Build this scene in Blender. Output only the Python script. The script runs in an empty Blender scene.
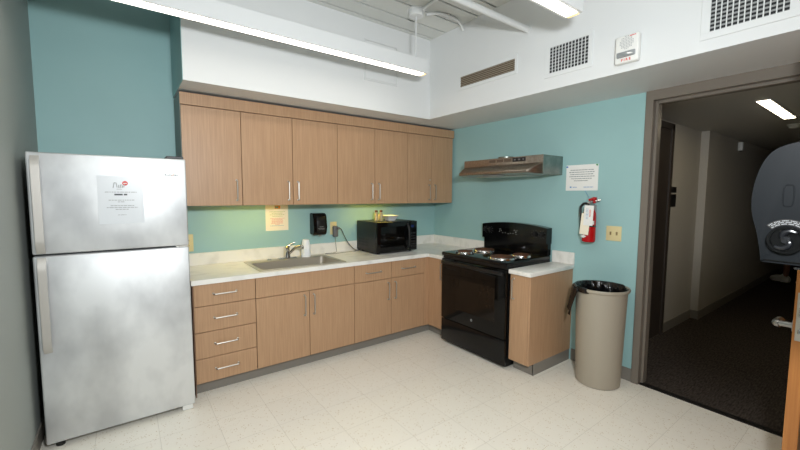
import bpy, bmesh, math, random
from mathutils import Vector, Matrix
R = math.radians
PI = math.pi
random.seed(4)
C = bpy.context.scene.collection

# ------------------------------------------------------------------ camera
f_px = 374.872
cam_loc = Vector((-3.108, -3.500, 1.435))
yaw, pitch, roll = -0.635, -0.080, 0.004
fwd = Vector((-math.sin(yaw), math.cos(yaw), 0)); rgt = Vector((math.cos(yaw), math.sin(yaw), 0)); up = Vector((0, 0, 1))
F = fwd * math.cos(pitch) + up * math.sin(pitch)
U = -fwd * math.sin(pitch) + up * math.cos(pitch)
R3 = rgt * math.cos(roll) + U * math.sin(roll)
U3 = -rgt * math.sin(roll) + U * math.cos(roll)
cd = bpy.data.cameras.new('camera')
cam = bpy.data.objects.new('camera', cd); C.objects.link(cam)
m = Matrix.Identity(4)
for i in range(3):
    m[i][0] = R3[i]; m[i][1] = U3[i]; m[i][2] = -F[i]; m[i][3] = cam_loc[i]
cam.matrix_world = m
cd.sensor_fit = 'HORIZONTAL'; cd.sensor_width = 36; cd.lens = f_px * 36 / 800; cd.clip_start = 0.02
bpy.context.scene.camera = cam

# ------------------------------------------------------------------ world, light, exposure
w = bpy.data.worlds.new('world'); bpy.context.scene.world = w; w.use_nodes = True
w.node_tree.nodes['Background'].inputs[0].default_value = (0.8, 0.9, 1, 1)
w.node_tree.nodes['Background'].inputs[1].default_value = 0.02
vs = bpy.context.scene.view_settings
vs.view_transform = 'Standard'; vs.look = 'None'; vs.gamma = 1; vs.use_curve_mapping = False
vs.exposure = 0.0
PENDANT_POWER = 8.2       # emission strength of the pendant lenses
HALL_POWER = 10.0
FLASH = 57.0
BOUNCE = 7.0
UNDER = 10.5

def area(name, loc, target, size, power, col, shape='DISK', size_y=None):
    l = bpy.data.lights.new(name, 'AREA'); l.shape = shape; l.size = size
    if size_y: l.size_y = size_y
    l.energy = power; l.color = col
    o = bpy.data.objects.new(name, l); C.objects.link(o); o.location = loc
    o.rotation_euler = (Vector(target) - Vector(loc)).to_track_quat('-Z', 'Y').to_euler()
    return o
area('camera_flash', (-2.75, -3.62, 1.84), (-1.1, -.2, 1.15), 0.22, FLASH, (0.93, 0.97, 1.0))

area('added_ceiling_fill', (-2.6, -3.95, 1.95), (-2.3, -3.4, 2.95), 0.3, BOUNCE, (0.97, 0.98, 1.0))  # added fill lamp aimed at the ceiling for softer, brighter ambient light

# ------------------------------------------------------------------ materials
def lin(h):
    if isinstance(h, str):
        c = [int(h[i:i + 2], 16) / 255 for i in (0, 2, 4)]
    else:
        c = [v / 255 for v in h]
    return tuple(v / 12.92 if v <= 0.04045 else ((v + 0.055) / 1.055) ** 2.4 for v in c) + (1,)

def mat(name, col, rough=0.5, metal=0.0, noise=None, bump=None, emit=None, spec=None, coat=0, trans=0, var=None):
    """noise=(scale vec, amount, colour2)   bump=(scale vec, strength)"""
    mt = bpy.data.materials.new(name); mt.use_nodes = True
    nt = mt.node_tree; b = nt.nodes['Principled BSDF']
    c = lin(col); b.inputs['Base Color'].default_value = c
    b.inputs['Roughness'].default_value = rough; b.inputs['Metallic'].default_value = metal
    if spec is not None: b.inputs['Specular IOR Level'].default_value = spec
    if coat: b.inputs['Coat Weight'].default_value = coat; b.inputs['Coat Roughness'].default_value = 0.06
    if trans: b.inputs['Transmission Weight'].default_value = trans
    tc = nt.nodes.new('ShaderNodeTexCoord')
    def nz(scale, detail=4, s=1.0):
        mp = nt.nodes.new('ShaderNodeMapping'); mp.inputs['Scale'].default_value = scale
        n = nt.nodes.new('ShaderNodeTexNoise'); n.inputs['Scale'].default_value = s; n.inputs['Detail'].default_value = detail
        nt.links.new(tc.outputs['Object'], mp.inputs[0]); nt.links.new(mp.outputs[0], n.inputs['Vector'])
        return n
    if noise:
        sc, lo, hi, c2 = noise
        n = nz(sc); rp = nt.nodes.new('ShaderNodeMapRange')
        rp.inputs[1].default_value = lo; rp.inputs[2].default_value = hi
        nt.links.new(n.outputs[0], rp.inputs[0])
        mx = nt.nodes.new('ShaderNodeMix'); mx.data_type = 'RGBA'
        mx.inputs[6].default_value = c; mx.inputs[7].default_value = lin(c2)
        nt.links.new(rp.outputs[0], mx.inputs[0]); nt.links.new(mx.outputs[2], b.inputs['Base Color'])
    if var:
        sc, lo, hi, r0, r1 = var
        n = nz(sc); rp = nt.nodes.new('ShaderNodeMapRange')
        rp.inputs[1].default_value = lo; rp.inputs[2].default_value = hi; rp.inputs[3].default_value = r0; rp.inputs[4].default_value = r1
        nt.links.new(n.outputs[0], rp.inputs[0]); nt.links.new(rp.outputs[0], b.inputs['Roughness'])
    if bump:
        n = nz(bump[0], 3); bp = nt.nodes.new('ShaderNodeBump'); bp.inputs['Strength'].default_value = bump[1]
        bp.inputs['Distance'].default_value = bump[2] if len(bump) > 2 else 0.002
        nt.links.new(n.outputs[0], bp.inputs['Height']); nt.links.new(bp.outputs[0], b.inputs['Normal'])
    if emit:
        b.inputs['Emission Color'].default_value = lin(emit[0]); b.inputs['Emission Strength'].default_value = emit[1]
    return mt

M = {}
M['teal'] = mat('teal_paint', (158, 197, 197), 0.55, bump=((90, 90, 90), .15), noise=((3, 3, 3), .3, .7, (155, 194, 194)))
M['leftwall'] = mat('pale_grey_paint', (156, 162, 158), 0.6, bump=((90, 90, 90), .15))
M['white'] = mat('white_paint', (224, 226, 226), 0.6, bump=((80, 80, 80), .1))
M['ceil'] = mat('ceiling_board', (214, 216, 212), 0.55)
M['seam'] = mat('dark_seam', (30, 32, 32), 0.8)
M['wood'] = mat('brown_laminate', (188, 151, 117), 0.42, noise=((130, 130, 4), .35, .65, (176, 139, 106)))
M['woodedge'] = mat('laminate_edge', (120, 88, 66), 0.5)
M['carcass'] = mat('cabinet_carcass', (150, 120, 98), 0.6)
M['sidegrey'] = mat('cabinet_side_panel', (120, 128, 120), 0.5)
M['toe'] = mat('grey_vinyl_base', (132, 127, 119), 0.45)
M['marble'] = mat('white_laminate_top', (240, 238, 232), 0.28, noise=((7, 11, 7), .52, .72, (222, 220, 213)))
M['frame'] = mat('taupe_frame_paint', (122, 114, 104), 0.4)
M['nickel'] = mat('brushed_nickel', (200, 196, 188), 0.36, 0.9)
M['lever'] = mat('satin_lever', (150, 148, 145), 0.3, 1.0)
M['chrome'] = mat('chrome', (205, 205, 205), 0.12, 1.0)
M['steel'] = mat('sink_steel', (196, 190, 180), 0.38, 0.8)
M['hood'] = mat('stainless_hood', (172, 160, 148), 0.34, 1.0, noise=((4, 60, 60), .3, .7, (150, 138, 126)))
M['hoodside'] = mat('galvanised_steel', (150, 156, 150), 0.38, 1.0, noise=((9, 9, 9), .4, .6, (124, 134, 130)))
M['fridge'] = mat('stainless_fridge', (192, 194, 196), 0.4, 0.6, noise=((3.4, 3.4, 2.2), .36, .62, (230, 232, 233)), var=((3.2, 3, 1.4), .35, .65, .42, .56))
M['fridgehandle'] = mat('fridge_handle', (198, 194, 188), 0.45, 0.55)
M['fridgeside'] = mat('fridge_case', (66, 68, 70), 0.5)
M['black'] = mat('gloss_black', (9, 9, 10), 0.14, spec=.35)
M['blackm'] = mat('satin_black', (14, 14, 15), 0.4)
M['blackglass'] = mat('black_glass', (9, 8, 7), 0.07, spec=.25)
M['ovenwin'] = mat('oven_window', (30, 23, 17), 0.08, noise=((12, 12, 12), .4, .7, (22, 17, 13)), spec=.25)
M['coil'] = mat('rusty_coil', (104, 70, 52), 0.5, 0.6)
M['graymark'] = mat('grey_marking', (150, 152, 152), 0.5)
M['paper'] = mat('white_paper', (240, 240, 236), 0.7)
M['creampaper'] = mat('cream_paper', (246, 236, 214), 0.7)
M['ink'] = mat('dark_ink', (92, 94, 98), 0.8)
M['print'] = mat('mid_ink', (128, 130, 134), 0.8)
M['inklight'] = mat('pale_ink', (168, 170, 172), 0.8)
M['inkred'] = mat('red_ink', (222, 120, 110), 0.8)
M['inkgreen'] = mat('green_ink', (176, 190, 120), 0.8)
M['inkblue'] = mat('blue_ink', (100, 150, 200), 0.8)
M['red'] = mat('red_enamel', (178, 14, 20), 0.25)
M['redmark'] = mat('red_marking', (214, 58, 52), 0.5)
M['orange'] = mat('orange_print', (240, 150, 40), 0.6)
M['almond'] = mat('almond_plastic', (222, 208, 158), 0.4)
M['whitep'] = mat('white_plastic', (232, 232, 228), 0.4)
M['sleeve'] = mat('clear_sleeve_sheet', (218, 222, 226), 0.3)
M['foam'] = mat('foam_cup', (236, 240, 246), 0.6)
M['ceramic'] = mat('white_ceramic', (232, 232, 232), 0.2)
M['grayp'] = mat('grey_plastic', (108, 108, 110), 0.5)
M['darkcord'] = mat('black_cord', (50, 48, 46), 0.5)
M['can'] = mat('taupe_plastic', (166, 157, 141), 0.5, bump=((200, 200, 200), .1))
M['bag'] = mat('black_bag', (12, 12, 13), 0.2, bump=((30, 30, 8), .9, .012))
M['duct'] = mat('dusty_vent', (150, 138, 120), 0.6)
M['slotdark'] = mat('slot_cavity', (84, 72, 58), 0.8)
M['ventdark'] = mat('vent_cavity', (36, 38, 40), 0.8)
M['doorwood'] = mat('orange_oak', (186, 122, 62), 0.4, noise=((60, 60, 2), .35, .65, (164, 100, 46)))
M['hallwall'] = mat('hallway_paint', (186, 180, 170), 0.6)
M['hallceil'] = mat('hallway_ceiling', (206, 202, 194), 0.6)
M['halldoor'] = mat('dark_brown_door', (62, 54, 48), 0.45)
M['skin'] = mat('skin', (150, 104, 84), 0.6)
M['cloth'] = mat('dark_cloth', (52, 50, 54), 0.85)
M['shoe'] = mat('pale_shoe', (232, 230, 226), 0.6)
M['hair'] = mat('dark_hair', (34, 26, 22), 0.7)
M['amber'] = mat('amber_contents', (196, 178, 128), 0.3)
M['smoke'] = mat('smoke_plastic', (14, 17, 20), 0.42, spec=.2)
M['lens'] = mat('pendant_lens', (255, 248, 232), 0.5, emit=((255, 246, 234), PENDANT_POWER))
M['lensend'] = mat('pendant_lens_dim', (255, 235, 190), 0.5, emit=((255, 214, 150), 0.9))
M['halllens'] = mat('hallway_lens', (255, 248, 225), 0.5, emit=((255, 240, 205), HALL_POWER))
M['underlens'] = mat('under_cabinet_lens', (255, 240, 180), 0.5, emit=((255, 222, 96), UNDER))
M['blueled'] = mat('blue_display', (10, 16, 40), 0.3, emit=((50, 90, 190), 0.08))
M['sens'] = mat('clear_strobe', (180, 184, 186), 0.12, 0.6)

def floor_mat():
    mt = bpy.data.materials.new('vinyl_tile_floor'); mt.use_nodes = True; nt = mt.node_tree; b = nt.nodes['Principled BSDF']
    N = nt.nodes.new; L = nt.links.new
    tc = N('ShaderNodeTexCoord'); sp = N('ShaderNodeSeparateXYZ'); L(tc.outputs['Object'], sp.inputs[0])
    def joint(out, off, pitch_):
        a = N('ShaderNodeMath'); a.operation = 'SUBTRACT'; L(out, a.inputs[0]); a.inputs[1].default_value = off
        d = N('ShaderNodeMath'); d.operation = 'DIVIDE'; L(a.outputs[0], d.inputs[0]); d.inputs[1].default_value = pitch_
        fr = N('ShaderNodeMath'); fr.operation = 'FRACT'; L(d.outputs[0], fr.inputs[0])
        pp = N('ShaderNodeMath'); pp.operation = 'PINGPONG'; L(fr.outputs[0], pp.inputs[0]); pp.inputs[1].default_value = 0.5
        lt = N('ShaderNodeMath'); lt.operation = 'LESS_THAN'; L(pp.outputs[0], lt.inputs[0]); lt.inputs[1].default_value = 0.0042
        fl = N('ShaderNodeMath'); fl.operation = 'FLOOR'; L(d.outputs[0], fl.inputs[0])
        return lt.outputs[0], fl.outputs[0]
    jx, fx = joint(sp.outputs[0], -2.08, 0.305); jy, fy = joint(sp.outputs[1], -1.84, 0.29)
    mx = N('ShaderNodeMath'); mx.operation = 'MAXIMUM'; L(jx, mx.inputs[0]); L(jy, mx.inputs[1])
    cx = N('ShaderNodeCombineXYZ'); L(fx, cx.inputs[0]); L(fy, cx.inputs[1])
    wn = N('ShaderNodeTexWhiteNoise'); L(cx.outputs[0], wn.inputs[0])
    base = N('ShaderNodeMix'); base.data_type = 'RGBA'; base.inputs[6].default_value = lin((246, 241, 229)); base.inputs[7].default_value = lin((243, 238, 226))
    L(wn.outputs[0], base.inputs[0])
    mp = N('ShaderNodeMapping'); mp.inputs['Scale'].default_value = (70, 70, 70); L(tc.outputs['Object'], mp.inputs[0])
    vo = N('ShaderNodeTexVoronoi'); vo.inputs['Scale'].default_value = 1.0; L(mp.outputs[0], vo.inputs['Vector'])
    vr = N('ShaderNodeMapRange'); vr.inputs[1].default_value = .16; vr.inputs[2].default_value = .3; vr.inputs[3].default_value = 1; vr.inputs[4].default_value = 0
    L(vo.outputs['Distance'], vr.inputs[0])
    n2 = N('ShaderNodeTexNoise'); n2.inputs['Scale'].default_value = 24; L(tc.outputs['Object'], n2.inputs['Vector'])
    g = N('ShaderNodeMath'); g.operation = 'GREATER_THAN'; L(n2.outputs[0], g.inputs[0]); g.inputs[1].default_value = .5
    mu = N('ShaderNodeMath'); mu.operation = 'MULTIPLY'; L(vr.outputs[0], mu.inputs[0]); L(g.outputs[0], mu.inputs[1])
    m1 = N('ShaderNodeMix'); m1.data_type = 'RGBA'; L(mu.outputs[0], m1.inputs[0]); L(base.outputs[2], m1.inputs[6]); m1.inputs[7].default_value = lin((212, 198, 174))
    m2 = N('ShaderNodeMix'); m2.data_type = 'RGBA'; L(mx.outputs[0], m2.inputs[0]); L(m1.outputs[2], m2.inputs[6]); m2.inputs[7].default_value = lin((218, 212, 199))
    L(m2.outputs[2], b.inputs['Base Color']); b.inputs['Roughness'].default_value = .3
    b.inputs['Specular IOR Level'].default_value = .35
    return mt
M['floor'] = floor_mat()

def carpet_mat():
    mt = bpy.data.materials.new('dark_carpet'); mt.use_nodes = True; nt = mt.node_tree; b = nt.nodes['Principled BSDF']
    N = nt.nodes.new; L = nt.links.new
    tc = N('ShaderNodeTexCoord'); mp = N('ShaderNodeMapping'); mp.inputs['Scale'].default_value = (22, 110, 20); L(tc.outputs['Object'], mp.inputs[0])
    n = N('ShaderNodeTexNoise'); n.inputs['Scale'].default_value = 1; n.inputs['Detail'].default_value = 4; L(mp.outputs[0], n.inputs['Vector'])
    r = N('ShaderNodeMapRange'); r.inputs[1].default_value = .35; r.inputs[2].default_value = .65; L(n.outputs[0], r.inputs[0])
    mx = N('ShaderNodeMix'); mx.data_type = 'RGBA'; L(r.outputs[0], mx.inputs[0]); mx.inputs[6].default_value = lin((50, 44, 40)); mx.inputs[7].default_value = lin((80, 72, 66))
    L(mx.outputs[2], b.inputs['Base Color']); b.inputs['Roughness'].default_value = .95; b.inputs['Specular IOR Level'].default_value = .1
    return mt
M['carpet'] = carpet_mat()

# ------------------------------------------------------------------ mesh helpers (all coordinates are world metres)
def BM(): return bmesh.new()
def box(b, x0, x1, y0, y1, z0, z1, bev=0.0, seg=1):
    r = bmesh.ops.create_cube(b, size=1)
    vs_ = r['verts']
    for v in vs_:
        v.co = Vector(((x0 + x1) / 2 + v.co.x * abs(x1 - x0), (y0 + y1) / 2 + v.co.y * abs(y1 - y0), (z0 + z1) / 2 + v.co.z * abs(z1 - z0)))
    if bev > 0:
        es = list({e for v in vs_ for e in v.link_edges})
        bmesh.ops.bevel(b, geom=es, offset=bev, segments=seg, profile=.5, affect='EDGES')
    return b
def boxn(*a, **k): return box(BM(), *a, **k)
def tube(b, pts, r, n=10, caps=True):
    pts = [Vector(p) for p in pts]; rings = []
    rs = r if isinstance(r, (list, tuple)) else [r] * len(pts)
    prev = None
    for i, p in enumerate(pts):
        t = (pts[min(i + 1, len(pts) - 1)] - pts[max(i - 1, 0)]).normalized()
        if prev is None:
            a = t.cross(Vector((0, 0, 1)) if abs(t.z) < .9 else Vector((1, 0, 0))).normalized()
        else:
            a = (prev - t * prev.dot(t)).normalized()
        prev = a; c = t.cross(a)
        rings.append([b.verts.new(p + (a * math.cos(2 * PI * k / n) + c * math.sin(2 * PI * k / n)) * rs[i]) for k in range(n)])
    for q in range(len(rings) - 1):
        for k in range(n):
            b.faces.new((rings[q][k], rings[q][(k + 1) % n], rings[q + 1][(k + 1) % n], rings[q + 1][k]))
    if caps:
        b.faces.new(rings[0][::-1]); b.faces.new(rings[-1])
    return b
def spline(pts, n=8):
    pts = [Vector(p) for p in pts]; out = []
    P = [pts[0]] + pts + [pts[-1]]
    for i in range(1, len(P) - 2):
        for k in range(n):
            t = k / n; a, b_, c, d = P[i - 1], P[i], P[i + 1], P[i + 2]
            out.append(.5 * ((2 * b_) + (-a + c) * t + (2 * a - 5 * b_ + 4 * c - d) * t * t + (-a + 3 * b_ - 3 * c + d) * t ** 3))
    out.append(pts[-1]); return out
def lathe(b, prof, cx, cy, n=32, axis='z', closed=False):
    rings = []
    for (r, z) in prof:
        ring = []
        for k in range(n):
            a = 2 * PI * k / n
            if axis == 'z': co = (cx + r * math.cos(a), cy + r * math.sin(a), z)
            ring.append(b.verts.new(co))
        rings.append(ring)
    for q in range(len(rings) - 1):
        for k in range(n):
            b.faces.new((rings[q][k], rings[q][(k + 1) % n], rings[q + 1][(k + 1) % n], rings[q + 1][k]))
    if not closed:
        if prof[0][0] > 1e-5: b.faces.new(rings[0][::-1])
        if prof[-1][0] > 1e-5: b.faces.new(rings[-1])
    return b
def prism(b, poly, axis, a0, a1):
    """poly in the two remaining axes, extruded from a0 to a1 along axis"""
    def mk(p, a):
        if axis == 'x': return (a, p[0], p[1])
        if axis == 'y': return (p[0], a, p[1])
        return (p[0], p[1], a)
    v0 = [b.verts.new(mk(p, a0)) for p in poly]; v1 = [b.verts.new(mk(p, a1)) for p in poly]
    n = len(poly)
    b.faces.new(v0); b.faces.new(v1[::-1])
    for k in range(n): b.faces.new((v0[k], v0[(k + 1) % n], v1[(k + 1) % n], v1[k]))
    return b
def transform(b, M4):
    bmesh.ops.transform(b, matrix=M4, verts=b.verts); return b
def smooth_of(me, ang=35):
    for p in me.polygons: p.use_smooth = True
    try: me.set_sharp_from_angle(angle=R(ang))
    except Exception: pass

def root_of(p):
    while p.parent: p = p.parent
    return p
def obj(name, b, m_, parent=None, smooth=True, label=None):
    bmesh.ops.recalc_face_normals(b, faces=b.faces)
    me = bpy.data.meshes.new(name)
    if parent is not None:
        bmesh.ops.translate(b, verts=b.verts, vec=-Vector(root_of(parent)['origin']))
    b.to_mesh(me); b.free()
    me.materials.append(M[m_] if isinstance(m_, str) else m_)
    if smooth: smooth_of(me)
    o = bpy.data.objects.new(name, me); C.objects.link(o)
    if parent is not None: o.parent = parent
    if label: o['label'] = label
    return o
def thing(name, label, cat, loc, group=None):
    o = bpy.data.objects.new(name, None); C.objects.link(o); o.location = loc; o['origin'] = tuple(loc)
    o.empty_display_size = .05
    o['label'] = label; o['category'] = cat
    if group: o['group'] = group
    return o
def tag(o, label, cat, group=None):
    o['label'] = label; o['category'] = cat
    if group: o['group'] = group
    return o
def struct(name, b, m_, parent=None):
    o = obj(name, b, m_, parent, smooth=False)
    if parent is None: o['kind'] = 'structure'; o['origin'] = (0, 0, 0)
    return o
def copy_tree(o, parent=None):
    c = o.copy(); C.objects.link(c); c.parent = parent
    for ch in list(o.children): copy_tree(ch, c)
    return c
def text_mesh(s, size, bold=0.0):
    cu = bpy.data.curves.new('t', 'FONT'); cu.body = s; cu.size = size; cu.align_x = 'CENTER'; cu.align_y = 'CENTER'; cu.offset = bold; cu.extrude = 0.0006
    o = bpy.data.objects.new('t', cu); C.objects.link(o)
    dg = bpy.context.evaluated_depsgraph_get(); dg.update()
    me = bpy.data.meshes.new_from_object(o.evaluated_get(dg))
    bpy.data.objects.remove(o); b = BM(); b.from_mesh(me); bpy.data.meshes.remove(me)
    return b
# orientation matrices for flat things: local x -> right as seen, local y -> up, local z -> out of the wall
FACE_A = Matrix(((1, 0, 0, 0), (0, 0, -1, 0), (0, 1, 0, 0), (0, 0, 0, 1)))          # on wall_back, facing -y
FACE_B = Matrix(((0, 0, -1, 0), (-1, 0, 0, 0), (0, 1, 0, 0), (0, 0, 0, 1)))         # on wall_right, facing -x
def place(b, face, loc): return transform(b, Matrix.Translation(loc) @ face)

H = 0.843            # worktop height
# ================================================================== SETTING
xl, yf = -3.555, -4.8
ZC = 2.946; ZS = 2.189
struct('floor', boxn(xl - .1, 0.0, yf - .1, 0.1, -.1, 0), 'floor')
struct('wall_left', boxn(xl - .1, xl, yf - .1, .1, 0, ZC + .1), 'leftwall')
struct('wall_back', boxn(xl, .12, 0, .1, 0, ZC + .1), 'teal')
b = boxn(0, .12, -2.33, 0, 0, ZC + .1); box(b, 0, .12, yf, -3.32, 0, ZC + .1); box(b, 0, .12, -3.32, -2.33, 2.175, ZC + .1)
struct('wall_right', b, 'teal')
struct('wall_front', boxn(xl, .12, yf - .1, yf, 0, ZC + .1), 'leftwall')
struct('wall_alcove', boxn(-1.9, -.0, yf, -3.56, 0, ZS), 'leftwall')
# boarded ceiling
struct('ceiling', boxn(xl, -.612, yf, -.599, ZC + .03, ZC + .1), 'seam')
b = BM(); y = -.618; lines = [-.655, -.822, -1.022, -1.225, -1.418]
while lines[-1] > yf: lines.append(lines[-1] - .197)
prev = -.6
for yl in lines:
    box(b, xl, -.612, max(yl + .010, yf), prev, ZC, ZC + .025); prev = yl - .010
struct('ceiling_boards', b, 'ceil')
struct('trim_1', boxn(-2.755, -.612, -.599, 0, ZS, ZC + .1), 'white')      # soffit over the wall cabinets
struct('trim_2', boxn(-.612, 0, yf, 0, ZS, ZC + .1), 'white')              # soffit over the range wall
struct('trim_3', boxn(-2.7585, -2.755, -.599, 0, ZS, ZC), 'teal')
# baseboards
struct('baseboard_right', boxn(-.008, 0, -2.313, -1.823, 0, .1), 'toe')
struct('baseboard_left', boxn(xl, xl + .008, yf, -.0, 0, .1), 'toe')
struct('baseboard_front', boxn(xl + .008, -1.9, yf, yf + .008, 0, .1), 'toe')
struct('baseboard_alcove', boxn(-1.908, -.02, -3.56, -3.552, 0, .1), 'toe')

# door frame: profiled steel jambs and head
def frame_profile():
    b = BM()
    for (y0, y1, x0, x1) in ((-2.362, -2.313, -.018, .14), (-2.378, -2.36, .035, .10), (-3.345, -3.296, -.018, .14), (-3.298, -3.28, .035, .10)):
        box(b, x0, x1, y0, y1, 0, 2.182, .002)
    box(b, -.0178, .1398, -3.345, -2.313, 2.12, 2.1885, .001); box(b, .035, .10, -3.29, -2.37, 2.1, 2.122, .002)
    return b
fr = struct('trim_4', frame_profile(), 'frame')
struct('trim_5', boxn(.0005, .05, -3.29, -2.365, -.02, .006), 'blackm')   # threshold strip
# door leaf, open into the room
dleaf = struct('door_1', boxn(-.91, -.025, -3.291, -3.247, .01, 2.1, .0015), 'doorwood')
b = boxn(-.9125, -.909, -3.285, -3.255, .845, 1.045, .001)
struct('latch_plate', b, 'nickel', dleaf)
b = boxn(-.918, -.912, -3.276, -3.263, .875, .895, .002); box(b, -.916, -.912, -3.277, -3.262, .945, .985, .001); struct('latch_bolt', b, 'chrome', dleaf)
hb = BM()
tube(hb, [(-.845, -3.248, .890), (-.845, -3.240, .890)], .027, 20)
tube(hb, [(-.845, -3.242, .890), (-.845, -3.198, .890)], .0125, 14)
tube(hb, spline([(-.845, -3.202, .888), (-.84, -3.192, .888), (-.825, -3.191, .888), (-.785, -3.193, .888)], 6), .0165, 14)
struct('handle', hb, 'lever', dleaf)
hb = BM()
tube(hb, [(-.845, -3.290, .890), (-.845, -3.298, .890)], .027, 20)
tube(hb, [(-.845, -3.296, .890), (-.845, -3.35, .890)], .0105, 14)
tube(hb, spline([(-.845, -3.345, .890), (-.84, -3.355, .890), (-.80, -3.357, .891), (-.73, -3.353, .890)], 6), .0105, 12)
struct('handle', hb, 'nickel', dleaf)
hb = BM()
for z in (.25, 1.05, 1.85): tube(hb, [(-.022, -3.288, z - .05), (-.022, -3.288, z + .05)], .007, 10)
struct('hinge', hb, 'nickel', dleaf)

# hallway
HC = 2.168
struct('floor_hallway', boxn(.0, 9.5, -4.6, -1.9, -.1, -.001), 'carpet')
struct('ceiling_hallway', boxn(.12, 9.5, -4.6, -1.9, HC, HC + .1), 'hallceil')
b = boxn(.12, 2.235, -2.04, -1.9, 0, HC); box(b, 2.235, 9.5, -2.115, -1.9, 0, HC)
struct('wall_hallway_left', b, 'hallwall')
struct('wall_hallway_right', boxn(.12, 9.5, -4.6, -4.5, 0, HC), 'hallwall')
struct('wall_hallway_end', boxn(9.4, 9.5, -4.5, -2.115, 0, HC), 'hallwall')
b = boxn(1.38, 2.227, -2.048, -2.04, 0, .1); box(b, 2.227, 2.235, -2.123, -2.04, 0, .1); box(b, 2.235, 9.4, -2.123, -2.115, 0, .1)
struct('baseboard_hallway', b, 'toe')
# dark door in hallway wall
b = BM()
for (x0, x1) in ((.36, .42), (1.31, 1.37)): box(b, x0, x1, -2.06, -2.04, 0, 2.15, .002)
box(b, .36, 1.37, -2.06, -2.04, 2.09, 2.15, .002)
hd = struct('door_2', boxn(.42, 1.31, -2.048, -2.038, .01, 2.09), 'halldoor')
struct('door_frame', b, 'halldoor', hd)
hb = BM(); tube(hb, [(.49, -2.048, .95), (.49, -2.10, .95)], .01, 12); tube(hb, [(.485, -2.10, .95), (.60, -2.10, .95)], .01, 12)
struct('handle', hb, 'nickel', hd)

# ================================================================== CABINETS
def pull(parent, p0, p1, out, m_='nickel'):
    """bar pull: two posts and a bar between p0 and p1 on a face whose outward normal is out"""
    p0, p1, out = Vector(p0), Vector(p1), Vector(out); b = BM(); d = (p1 - p0).normalized()
    n = 5
    pts = [p0 + d * .008, p0 + d * .008 + out * .018]
    pts = [p0 + d * .006, p0 + d * .006 + out * .02, p0 + d * .012 + out * .027, p1 - d * .012 + out * .027, p1 - d * .006 + out * .02, p1 - d * .006]
    tube(b, pts, .0052, 8)
    for p in (p0 + d * .006, p1 - d * .006): tube(b, [p, p + out * .003], .008, 10)
    return obj('handle', b, m_, parent)

G = .0022  # half gap between doors
def upper(x0, x1, doors, label, mx=None):
    """doors: list of (x0, x1, handle side or None)"""
    t = thing('wall_cabinet', label, 'cabinet', ((x0 + x1) / 2, -.02, 1.347), 'wall cabinets over the worktop')
    b = boxn(x0 + .001, x1 - .001, -.318, -.002, 1.365, 2.168)
    box(b, x0 + .001, x0 + .018, -.318, -.002, 1.349, 1.37); box(b, x1 - .018, x1 - .001, -.318, -.002, 1.349, 1.37)
    obj('body', b, 'carcass', t)
    for (a, c, hs) in doors:
        d = obj('door', boxn(a + G, c - G, -.34, -.3185, 1.347, 2.078, .001), 'wood', t)
        hx = a + .042 if hs == 'l' else c - .042
        pull(d, (hx, -.34, 1.382), (hx, -.34, 1.552), (0, -1, 0))
    return t
u1 = upper(-2.75, -2.34, [(-2.75, -2.34, 'r')], 'single-door wood-look wall cabinet at the left end, above the fridge side')
obj('side_panel', boxn(-2.7535, -2.7495, -.338, -.002, 1.347, 2.170), 'sidegrey', u1, label='grey-green left side panel')
upper(-2.34, -1.50, [(-2.34, -1.925, 'r'), (-1.925, -1.50, 'l')], 'double-door wood-look wall cabinet directly above the sink')
upper(-1.50, -.682, [(-1.50, -1.09, 'r'), (-1.09, -.682, 'l')], 'double-door wood-look wall cabinet above the microwave')
u4 = upper(-.682, -.012, [(-.682, -.345, 'r'), (-.345, -.03, 'l')], 'narrower double-door wood-look wall cabinet in the corner beside the range hood wall')
obj('lock', tube(BM(), [(-.372, -.34, 1.60), (-.372, -.343, 1.60)], .009, 14), 'nickel', u4, label='small round lock')
cb = obj('cabinet_crown', boxn(-2.752, -.012, -.343, -.3187, 2.084, 2.170, .0015), 'wood')
tag(cb, 'long wood-look fascia board running above all the wall cabinet doors', 'trim board')

def carcass(x0, x1, y0, y1, z0, z1, t_=.018):
    b = boxn(x0, x0 + t_, y0, y1, z0, z1); box(b, x1 - t_, x1, y0, y1, z0, z1)
    box(b, x0 + t_, x1 - t_, y0, y1, z0, z0 + t_); box(b, x0 + t_, x1 - t_, y1 - .008, y1, z0 + t_, z1)
    return b
T = .095; TOPC = H - .0355; YF = -.587
def base_unit(x0, x1, label, group='floor cabinets along the back wall'):
    t = thing('base_cabinet', label, 'cabinet', ((x0 + x1) / 2, -.3, 0), group)
    b = carcass(x0 + .001, x1 - .001, YF, -.022, T + .003, TOPC)
    box(b, x0 + .019, x1 - .019, YF, YF + .012, TOPC - .05, TOPC)
    obj('body', b, 'carcass', t)
    obj('toe_kick', boxn(x0, x1, -.545, -.535, 0, T + .004), 'toe', t)
    return t
def front(t, kind, x0, x1, z0, z1):
    return obj(kind, boxn(x0 + G, x1 - G, -.609, YF - .0005, z0 + G, z1 - G, .001), 'wood', t)
t = base_unit(-2.75, -2.333, 'four-drawer wood-look floor cabinet beside the fridge')
obj('side_panel', boxn(-2.7545, -2.7495, -.606, -.022, .0, TOPC), 'woodedge', t, label='dark left side edge')
for (z0, z1) in ((.648, TOPC), (.462, .648), (.272, .462), (.093, .272)):
    d = front(t, 'drawer', -2.75, -2.333, z0, z1); zz = (z0 + z1) / 2 + .003
    pull(d, (-2.628, -.609, zz), (-2.463, -.609, zz), (0, -1, 0))
t = base_unit(-2.333, -1.48, 'double-door wood-look floor cabinet holding the sink')
front(t, 'false_front', -2.333, -1.48, .645, TOPC)
d = front(t, 'door', -2.333, -1.905, .093, .645); pull(d, (-1.948, -.609, .44), (-1.948, -.609, .618), (0, -1, 0))
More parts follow.
